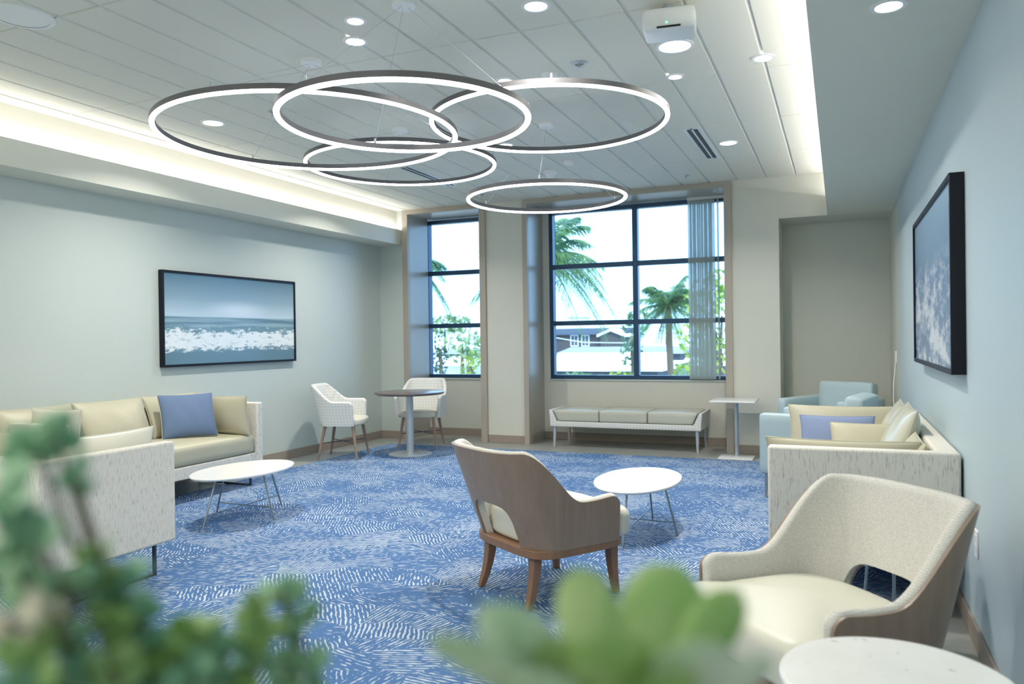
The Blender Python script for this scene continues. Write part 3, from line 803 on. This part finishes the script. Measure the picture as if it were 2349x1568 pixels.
# ---------------------------------------------------------------- tables
ct = thing('cafe_table', 'tall round table with dark top and silver column', 'table', (-4.57, 7.63, CZ))
MB().lathe([(.001, .692), (.38, .692), (.398, .700), (.40, .708), (.398, .718), (.39, .722), (.001, .722)], n=72).build('tabletop', 'dark_laminate', ct, angle=30)
MB().cyl((0, 0, .012), (0, 0, .692), .042, n=32).build('column', 'silver_metal', ct)
MB().lathe([(.001, 0), (.25, 0), (.25, .008), (.235, .014), (.001, .018)], n=64).build('base_plate', 'silver_metal', ct, angle=30)

def oval_table(name, label, loc, a, b, h, group=None, mat='white_laminate', legs=4, lr=.62, fx=.28, fy=.415):
    t = thing(name, label, 'table', (loc[0], loc[1], CZ), 0, group); h -= CZ
    MB().lathe([(.001, h - .022), (.955, h - .022), (.985, h - .018), (1, h - .010), (1, h - .005), (.99, h), (.001, h)], n=80, sx=a, sy=b).build('tabletop', mat, t, angle=30)
    st = []
    for k in range(legs):
        an = 2 * PI * k / legs + (PI / 2 if legs == 4 else .4); c, s = math.cos(an), math.sin(an)
        p, q = Vector((a * lr * c, b * lr * s, h - .022)), Vector((fx * c, fy * s, 0))
        MB().cyl(p, q, .007, n=10).build('leg', 'steel_leg', t); st.append(p.lerp(q, .74))
    if legs == 4:
        for i in (0, 1): MB().cyl(st[i], st[i + 2], .0045, n=8).build('stretcher', 'steel_leg', t)
    return t
oval_table('coffee_table', 'white oval coffee table in front of the left sofa', (-4.155, 4.505), .295, .452, .371, 'white oval coffee tables')
oval_table('coffee_table', 'white oval coffee table beyond the middle lounge chair', (-1.258, 5.06), .28, .472, .372, 'white oval coffee tables', fx=.26)
oval_table('side_table', 'small table glimpsed through the back of the right lounge chair', (.21, 3.60), .19, .19, .50, legs=3, fx=.17, fy=.17)
st_ = thing('stone_table', 'round speckled stone table at the lower right corner', 'table', (.112, 1.916, 0))
MB().lathe([(.001, .522), (.243, .522), (.252, .53), (.252, .543), (.245, .55), (.001, .55)], n=96).build('tabletop', 'speckled_stone', st_, angle=30)
MB().cyl((0, 0, .014), (0, 0, .522), .03, n=24).build('column', 'silver_metal', st_)
MB().lathe([(.001, CZ), (.19, CZ), (.19, .015), (.001, .02)], n=48).build('base_plate', 'silver_metal', st_, angle=30)
lt = thing('laptop_table', 'narrow white table on a post right of the bench', 'table', (-1.035, 8.50, 0))
MB().rbox((-.01, 0, .628), .235, .25, .012, .010, 4).build('tabletop', 'white_laminate', lt)
MB().cyl((0, .05, .012), (0, .05, .618), .022, n=20).build('post', 'silver_metal', lt)
MB().rbox((0, .02, .009), .18, .145, .009, .006, 4).build('base_plate', 'white_metal', lt)

# ---------------------------------------------------------------- bench
bn = thing('bench', 'long bench with three seat pads in the bay below the large window', 'bench', (-2.345, 9.02, 0))
W2, D2 = .905, .31
MB().box(-W2, W2, -D2, D2, .25, .315).build('base_rail', 'fabric_plaid', bn, bevel=.012, seg=3)
for s in (-1, 1):
    MB().prism([(s * W2, .30), (s * (W2 + .012), .455), (s * (W2 - .02), .455), (s * (W2 - .095), .30)], 1, -D2, D2).build('end_panel', 'fabric_plaid', bn, bevel=.010, seg=3)
    for y in (-1, 1):
        MB().tube([(s * (W2 - .05), y * (D2 - .045), .25), (s * (W2 - .045), y * (D2 - .03), 0)], [.024, .013], 12).build('leg', 'silver_metal', bn)
for k in range(3):
    a, b = -.87 + .58 * k, -.87 + .58 * (k + 1)
    m = MB().rbox(((a + b) / 2, 0, .385), .287, D2 - .006, .068, .022, 8, crown=.016)
    m.v = [(x + (-(x - (a + b) / 2) * 0) + ((.455 - z) * .45 if k == 0 and x < a + .08 else 0) - ((.455 - z) * .45 if k == 2 and x > b - .08 else 0), y, z) for x, y, z in m.v]
    m.build('seat_pad', 'vinyl_silver', bn)

# ---------------------------------------------------------------- blue armchairs
def blue_chair(label, loc, rz):
    t = thing('blue_armchair', label, 'armchair', loc, rz, 'light blue armchairs'); W, D = .37, .39
    for s in (-1, 1):
        MB().rbox((s * (W - .05), 0, .43), .05, D, .25, .035, 8).build('arm', 'chair_blue', t)
    MB().rbox((0, .03, .345), W - .102, D - .03, .10, .04, 8, crown=.02).build('seat', 'chair_blue', t)
    b = MB().rbox((0, 0, 0), W - .075, .075, .28, .04, 8); b.xf(Matrix.Translation((0, -D + .10, .55)) @ Matrix.Rotation(.16, 4, 'X'))
    b.build('backrest', 'chair_blue', t)
    MB().box(-W + .1, W - .1, -D + .02, D - .05, .185, .25).build('seat_base', 'chair_blue', t)
    for s in (-1, 1):
        for y in (-D + .05, D - .05): MB().box(s * (W - .05) - .013, s * (W - .05) + .013, y - .013, y + .013, CZ * (y > 0 and 0) , .182).build('leg', 'steel_leg', t)
    return t
bc = blue_chair('light blue armchair turned to the room in front of the niche', (-.087, 8.40, 0), face(-.5, -.86))
dup(bc, (-.157, 6.82, CZ), face(-.97, .23), 'light blue armchair between the right sofa and the niche, only its side showing')

# ---------------------------------------------------------------- wall fittings
wo = thing('wall_outlet', 'white outlet plate low on the right wall behind the lounge chair', 'outlet', (XR, 3.69, .445))
MB().box(-.007, 0, -.036, .036, -.058, .058).build('plate', 'white_plastic', wo, bevel=.002)
for z in (-.022, .022): MB().box(-.009, -.006, -.016, .016, z - .014, z + .014).build('socket', 'white_metal', wo, bevel=.002)
pc = thing('call_station', 'white call switch with hanging cord at the end of the right wall', 'switch', (XR, 8.45, 1.09))
MB().box(-.016, 0, -.035, .035, -.06, .06).build('plate', 'white_plastic', pc, bevel=.003)
MB().tube([(-.014, 0, -.06), (-.018, 0, -.12), (-.03, -.01, -.25), (-.035, -.015, -.4), (-.03, -.02, -.55)], .006, 8).build('cord', 'white_plastic', pc)

# ---------------------------------------------------------------- vertical blind
vb = thing('vertical_blind', 'sheer vertical blind stacked at the right side of the large window', 'blind', (-1.4, 9.37, 0))
MB().box(-.28, .2, -.02, .02, 2.965, 2.998).build('headrail', 'white_metal', vb)
for k in range(13):
    x = -.255 + k * .027 if k < 11 else (.075, .155)[k - 11]
    z0, z1 = .80, 2.965; a = math.radians(random.uniform(60, 80) if k < 11 else 82); hw = .05; m = MB(); V = []
    for i in range(7):
        q = (i / 6 - .5) * 2; V.append((x + hw * q * math.cos(a) + .012 * (1 - q * q), hw * .4 * q * math.sin(a)))
    vs_ = [(p[0], p[1], z) for p in V for z in (z0, z1)]; o_ = len(vs_)
    vs_ += [(p[0] + .0012, p[1] + .0006, z) for p in V for z in (z0, z1)]
    fs_ = [(2 * i, 2 * i + 2, 2 * i + 3, 2 * i + 1) for i in range(6)] + [(o_ + 2 * i, o_ + 2 * i + 1, o_ + 2 * i + 3, o_ + 2 * i + 2) for i in range(6)]
    m.add(vs_, fs_); m.build('vane', 'sheer', vb, angle=80)

# ---------------------------------------------------------------- foreground plants in a planter on the sill
def at(px, py, depth):
    d = fwd + rgt * ((px - 1174.5) / F_PX) + upv * (-(py - 784) / F_PX); return CAM + d * depth
def leaf(mb, base, tip, side, W, th, bend=0.0, n=10, k=8, ob=0.6):
    base, tip = Vector(base), Vector(tip); ax = tip - base; L = ax.length; ax.normalize()
    side = Vector(side); side = (side - ax * side.dot(ax)).normalized(); nm = ax.cross(side); vs = []
    for i in range(n + 1):
        s = i / n; wd = W / 2 * max(.06, math.sin(PI / 2 * s / ob) ** .8 if s < ob else math.sqrt(max(0, 1 - ((s - ob) / (1 - ob)) ** 2))); tk = th / 2 * max(.1, math.sin(PI * min(.97, .12 + .85 * s)))
        c = base + ax * L * s + nm * bend * L * (s * s - s) * -1
        for q in range(k):
            a = 2 * PI * q / k; vs.append(c + side * wd * math.cos(a) + nm * tk * math.sin(a))
    fs = [(i * k + q, i * k + (q + 1) % k, (i + 1) * k + (q + 1) % k, (i + 1) * k + q) for i in range(n) for q in range(k)]
    fs += [tuple(range(k))[::-1], tuple(n * k + q for q in range(k))]
    mb.add(vs, fs)
def rv(s=1.0): return Vector((random.uniform(-s, s), random.uniform(-s, s), random.uniform(-s, s)))
SOIL = 1.005
pb = thing('planter_box', 'long planter box on the sill in front of the viewer', 'planter', (-.12, .40, .86))
MB().box(-.34, .42, -.10, -.09, 0, .16).box(-.34, .42, .09, .10, 0, .16).box(-.34, -.33, -.09, .09, 0, .16).box(.41, .42, -.09, .09, 0, .16).box(-.33, .41, -.09, .09, 0, .01).build('box', 'planter_clay', pb, bevel=.003)
MB().box(-.33, .41, -.09, .09, .01, SOIL - .86).build('soil', 'soil', pb)
jp = thing('jade_plant', 'bushy out-of-focus green succulent filling the lower left corner', 'plant', (-.30, .37, SOIL))
def loc_(o, p): return Vector(p) - o.location
stems = MB(); dark = MB(); lime = MB(); cream = MB()
roots = [Vector((-.33, .33, SOIL - .01)), Vector((-.28, .36, SOIL - .01)), Vector((-.22, .39, SOIL - .01)), Vector((-.17, .42, SOIL - .01))]
cl = [(120, 985, .41, 8, 1.0, 'd'), (80, 1010, .40, 6, .9, 'd'), (165, 1080, .40, 5, .6, 'd'), (30, 1150, .37, 7, 1.1, 'd'), (85, 1215, .37, 7, 1.0, 'd'), (5, 1260, .36, 7, 1.0, 'd'),
      (235, 1290, .41, 7, 1.0, 'l'), (280, 1345, .41, 7, 1.0, 'd'), (170, 1330, .39, 6, .9, 'd'), (60, 1340, .37, 6, .9, 'd'), (330, 1420, .41, 8, 1.1, 'd'), (250, 1430, .39, 7, 1.0, 'l'),
      (110, 1385, .36, 4, .8, 'c'), (25, 1415, .35, 4, .7, 'c'), (65, 1500, .35, 8, 1.1, 'l'), (160, 1480, .37, 7, 1.0, 'd'), (20, 1560, .35, 7, 1.1, 'd'), (150, 1560, .37, 7, 1.1, 'd'),
      (250, 1530, .38, 8, 1.1, 'l'), (360, 1510, .41, 8, 1.1, 'l'), (450, 1450, .43, 8, 1.0, 'l'), (440, 1550, .41, 8, 1.1, 'd'), (520, 1500, .43, 8, 1.1, 'd'), (590, 1390, .45, 7, .9, 'l'),
      (650, 1350, .46, 7, .9, 'd'), (690, 1420, .46, 7, 1.0, 'd'), (600, 1460, .44, 8, 1.1, 'l'), (680, 1510, .45, 8, 1.1, 'd'), (580, 1560, .43, 8, 1.1, 'l'), (700, 1580, .45, 7, 1.0, 'd'), (340, 1590, .40, 7, 1.0, 'd')]
for (px, py, d, n, s, kd) in cl:
    c = at(px, py, d); rt = min(roots, key=lambda r: (r - c).length)
    mid = rt.lerp(c, .55) + rv(.008)
    pts = [rt, rt.lerp(mid, .5) + rv(.004), mid, mid.lerp(c, .6) + rv(.003), c]
    stems.tube([loc_(jp, p) for p in pts], [.0035, .003, .0026, .0022, .0018], 6)
    mb = {'d': dark, 'l': lime, 'c': cream}[kd]
    for k in range(n + 3):
        dr = rv(); dr.z = abs(dr.z) * .8 + .1; dr.normalize(); L = random.uniform(.014, .021) * s
        b = c - Vector((0, 0, .022)) * (k / (n + 3)) * random.uniform(.4, 1.0)
        leaf(mb, loc_(jp, b), loc_(jp, b + dr * L), rv(), L * .72, .004, .12)
stems.build('stem', 'plant_stem', jp); dark.build('foliage', 'leaf_jade', jp, merge=False)
tag(lime.build('foliage', 'leaf_lime', jp, merge=False), 'bright lime green leaves'); tag(cream.build('foliage', 'leaf_cream', jp, merge=False), 'cream coloured leaves')
rs = thing('rosette_succulent', 'out-of-focus broad-leaved pale green succulent at the bottom centre', 'plant', (.06, .40, SOIL))
g1, g2, g3 = MB(), MB(), MB()
core = at(1420, 1660, .40)
def L_(mb, tx, ty, w_, d=.40, dd=.0, bx=1420, by=1650, bend=.15, th=.008):
    b = at(bx, by, .40); tp = at(tx, ty, d + dd); leaf(mb, loc_(rs, b), loc_(rs, tp), rgt + upv * random.uniform(-.2, .2), w_ / F_PX * d, th, bend, 14, 12, .66)
L_(g1, 1325, 1300, 150, .40, .02, 1400, 1640); L_(g1, 1560, 1295, 205, .42, .02, 1440, 1630); L_(g1, 1695, 1350, 130, .40, .0, 1520, 1620)
L_(g2, 1105, 1385, 150, .37, -.01, 1360, 1640); L_(g2, 990, 1455, 130, .35, -.01, 1330, 1680); L_(g2, 1640, 1470, 190, .36, -.02, 1480, 1680)
L_(g1, 1395, 1450, 200, .36, -.02, 1430, 1700); L_(g1, 1250, 1470, 150, .37, -.0, 1400, 1680); L_(g2, 1760, 1500, 130, .37, .0, 1560, 1690)
L_(g1, 1450, 1380, 150, .43, .03, 1440, 1640); L_(g2, 1180, 1540, 160, .34, -.02, 1380, 1720); L_(g1, 1560, 1540, 170, .35, -.02, 1460, 1720)
L_(g3, 1655, 1440, 90, .39, .02, 1500, 1640)
g1.build('leaf', 'leaf_lime', rs, merge=False); tag(g2.build('leaf', 'leaf_pale', rs, merge=False), 'pale powdery leaves'); g3.build('leaf', 'leaf_jade', rs, merge=False)
MB().tube([(core.x - .06, core.y - .40, -.01), tuple(loc_(rs, core.lerp(Vector((core.x, core.y, SOIL)), .5))), tuple(loc_(rs, core))], [.008, .008, .010], 8).build('stem', 'plant_stem', rs)

# ---------------------------------------------------------------- outdoors, seen through the windows (room is one floor up)
ZG = -4.2
struct('ground', MB().box(-220, 160, 12, 400, ZG - .5, ZG), 'outdoor_ground', 'pale ground outside')
def out(px, py, Y):
    d = fwd + rgt * ((px - 1174.5) / F_PX) + upv * (-(py - 784) / F_PX); return CAM + d * (Y / d.y)
def frond(mb, o, az, el, L, droop, wl=.5, nl=48, k=1.0):
    h = Vector((math.cos(az), math.sin(az), 0)); pts = []
    for i in range(nl + 1):
        s = i / nl; pts.append(Vector(o) + h * L * s * math.cos(el) * (1 - .12 * s) + Vector((0, 0, L * (math.sin(el) * s - droop * s * s))))
    mb.tube(pts[::2], [.03 * (1 - .8 * i / len(pts[::2])) * k for i in range(len(pts[::2]))], 5)
    sd_ = h.cross(Vector((0, 0, 1)))
    for i in range(3, nl + 1):
        s = i / nl; t = (pts[i] - pts[i - 1]).normalized(); ll = wl * (math.sin(PI * min(1, .12 + .8 * s)) ** .6) * random.uniform(.85, 1.1)
        for sg in (-1, 1):
            d = (sd_ * sg * .8 + t * .65 + Vector((0, 0, -.15 - .75 * random.random()))).normalized(); b = pts[i]; wv = t * .017 * k + Vector((0, 0, .008))
            e = b + d * ll + Vector((0, 0, -.12 * ll)); m = b + d * ll * .5
            mb.add([b - wv, b + wv, m + wv * 1.1, e, m - wv * 1.1], [(0, 1, 2, 4), (4, 2, 3)])
def palm(label, px, py, Y, L, n, name='palm_tree', skirt=True):
    c = out(px, py, Y); t = thing(name, label, 'palm tree', (c.x, c.y, ZG), 0, 'palm trees outside'); hz = c.z - ZG
    MB().tube([(0, 0, 0), (.1, 0, hz * .5), (0, 0, hz)], [.22, .16, .17], 12).build('trunk', 'bark', t)
    f = MB()
    for k in range(n):
        el = random.uniform(-.5, 1.2); frond(f, (0, 0, hz), 2 * PI * k / n * 2.4 + random.uniform(-.2, .2), el, L * random.uniform(.85, 1.05), .38 + .30 * random.random(), L * .24)
    f.build('fronds', 'palm_leaf', t, merge=False, smooth=False)
    if skirt:
        m = MB()
        for k in range(16): frond(m, (0, 0, hz - .25), 2 * PI * k / 16, -1.0, L * .55, .35, L * .1, 10)
        m.build('dead_fronds', 'bark', t, merge=False, smooth=False)
palm('palm tree with crown behind the pilaster, fronds at upper left of the large window', 1240, 590, 26, 3.1, 36, skirt=False)
palm('palm tree whose drooping fronds show at the left edge of the narrow window', 948, 606, 24, 1.8, 14, skirt=False)
palm('palm tree with drooping crown right of the mullion of the large window', 1532, 700, 38, 2.6, 34)
def leafy(name, label, px, py, Y, blobs, mat, dens=420, ls=.3, group='trees outside', base=None):
    c = out(px, py, Y); t = thing(name, label, 'tree', (c.x, c.y, ZG), 0, group); f = MB(); tr = MB(); hz = c.z - ZG
    tr.tube([(0, 0, 0), (0, 0, hz * .5), (0, 0, hz)], [.22, .16, .06], 8)
    for (dx, dz, r, rz) in blobs:
        tr.tube([(0, 0, max(.3, hz * .4)), (dx * .6, 0, hz + dz * .6 - .2)], [.08, .03], 6)
        for k in range(int(dens * r * r)):
            v = rv(); 
            if v.length > 1: v.normalize()
            if v.length < .55: v = v.normalized() * random.uniform(.5, 1)
            p = Vector((dx + v.x * r, v.y * r, hz + dz + v.z * rz)); a, b = rv().normalized() * ls * random.uniform(.5, 1), rv().normalized() * ls * .45
            if p.z < .1: continue
            f.add([p - a, p - b, p + a, p + b], [(0, 1, 2, 3)])
    tr.build('trunk', 'bark', t); f.build('foliage', mat, t, merge=False, smooth=False)
leafy('leafy_tree', 'yellow green leafy tree behind the blind of the large window', 1640, 760, 20, [(0, .3, .75, .8), (-.45, -.2, .55, .5), (.3, 1.0, .6, .7), (-.2, .9, .5, .5), (-.3, -.85, .45, .35), (.3, -.6, .6, .5)], 'tree_leaf', 300, .14)
leafy('leafy_tree', 'grey green tree in the middle of the narrow window', 1060, 790, 34, [(0, 0, .9, .9), (.7, -.2, .8, .7)], 'tree_leaf_dull', 130, .24)
leafy('leafy_tree', 'bright leafy tree low at the right of the narrow window', 1078, 840, 22, [(0, 0, .28, .3), (.15, .3, .25, .3), (-.1, -.35, .25, .25)], 'tree_leaf', 700, .11)
leafy('round_tree', 'hazy round tree at the horizon left in the narrow window', 1020, 745, 70, [(0, 0, 1.9, 1.0), (1.6, .1, 1.2, .8)], 'tree_leaf_dull', 60, .4)
leafy('cypress', 'dark narrow cypress at the left of the narrow window', 1011, 800, 36, [(0, 0, .35, 1.1), (0, -.6, .42, .8)], 'cypress_leaf', 900, .14)
leafy('leafy_tree', 'green shrubby tree left of the mullion of the large window', 1452, 770, 40, [(0, 0, .6, 1.2), (-.2, -.9, .5, .8), (.3, .8, .6, .6)], 'palm_leaf', 260, .2)
leafy('shrub', 'pale bush at lower left of the large window', 1320, 872, 30, [(0, 0, .6, .35), (-.7, 0, .5, .3), (.8, 0, .5, .3)], 'tree_leaf_dull', 300, .15, 'bushes outside')
leafy('shrub', 'bright green bush low in the middle of the large window', 1418, 870, 30, [(0, 0, .45, .38), (.35, -.05, .4, .3)], 'tree_leaf', 420, .15, 'bushes outside')
leafy('shrub', 'bright green bush low before the blind of the large window', 1575, 862, 26, [(0, 0, .45, .4), (.4, .25, .4, .4)], 'tree_leaf', 420, .14, 'bushes outside')
def block(name, label, x0, x1, ytop, ybot, Y, depth, mat, roof, over=.3, rh=.25, cat='building'):
    a, b = out(x0, ytop, Y), out(x1, ytop, Y); z = a.z; t = thing(name, label, cat, ((a.x + b.x) / 2, Y, ZG), 0, 'buildings outside'); h = (b.x - a.x) / 2
    MB().box(-h, h, 0, depth, 0, z - ZG).build('wall', mat, t)
    MB().prism([(-over, z - ZG), (depth + over, z - ZG), (depth * .5, z - ZG + rh)], 0, -h - over, h + over).build('roof', roof, t)
    return t, h, z - ZG
t, h, z = block('house', 'taupe two-storey house with slate roof seen in the large window', 1230, 1425, 769, 800, 95, 9, 'siding_taupe', 'roof_slate', .5, .9)
for px in (1318, 1343):
    q = out(px, 781, 95); wd = MB().box(-.55, .55, -.08, 0, -.75, .75).build('window', 'siding_white', t); wd.location = (q.x - t.location.x, 0, q.z - ZG)
    MB().box(-.42, -.04, -.10, -.08, -.62, .62).box(.04, .42, -.10, -.08, -.62, .62).build('pane', 'siding_dark', wd)
gx0, gx1, ga = out(1378, 771, 94), out(1428, 771, 94), out(1402, 760, 94)
cx_ = (gx0.x + gx1.x) / 2 - t.location.x; hw = (gx1.x - gx0.x) / 2; zt_ = gx0.z - ZG
MB().prism([(cx_ - hw, 0), (cx_ + hw, 0), (cx_ + hw, zt_), (cx_, ga.z - ZG), (cx_ - hw, zt_)], 1, -1.2, 3).build('gable', 'siding_taupe', t)
MB().prism([(cx_ - hw - .4, zt_ - .1), (cx_, ga.z - ZG + .05), (cx_ + hw + .4, zt_ - .1), (cx_ + hw + .4, zt_ + .2), (cx_, ga.z - ZG + .4), (cx_ - hw - .4, zt_ + .2)], 1, -1.5, 3).build('gable_trim', 'siding_white', t)
block('mobile_home', 'long pale roofed mobile home across the middle of the large window', 1280, 1560, 812, 830, 62, 9, 'siding_dark', 'roof_pale', .3, .55)
block('mobile_home', 'white roofed mobile home in front, at lower left of the large window', 1270, 1508, 850, 866, 42, 3.5, 'siding_dark', 'roof_white', .3, 1.0)
t, h, z = block('shed', 'small green house with white door low in the large window', 1506, 1556, 834, 870, 46, 3.5, 'siding_green', 'roof_white', .15, .15)
MB().box(-.35, .25, -.05, 0, 0, z - .45).build('door', 'siding_white', t)
block('mobile_home', 'dark bluish mobile home behind the small green house', 1566, 1660, 838, 866, 50, 5, 'siding_dark', 'roof_white', .2, .5)
block('far_tower', 'hazy pale building on the horizon at left of the large window', 1302, 1330, 728, 760, 170, 8, 'siding_white', 'roof_pale', .3, .2)
block('mobile_home', 'white roofed home at lower left of the narrow window', 960, 1085, 838, 866, 41, 5, 'siding_white', 'roof_white', .3, .5)
block('mobile_home', 'bluish roofed home in the middle of the narrow window', 1005, 1120, 812, 830, 60, 8, 'siding_dark', 'roof_pale', .3, .4)
block('mobile_home', 'white home at lower right of the narrow window', 1090, 1180, 836, 866, 35, 3.5, 'siding_white', 'roof_white', .3, .6)
up = out(1236, 780, 60); po = thing('utility_pole', 'pole carrying the thin cable that crosses in front of the taupe house', 'pole', (up.x, up.y, ZG))
MB().cyl((0, 0, 0), (0, 0, out(1236, 768, 60).z - ZG + .6), .13, .10, 12).build('post', 'bark', po)
MB().tube([loc_(po, out(*q)) for q in ((1236, 768, 60), (1340, 785, 60), (1430, 786, 60), (1560, 772, 60), (1690, 748, 60))], .03, 6).build('cable', 'white_plastic', po)
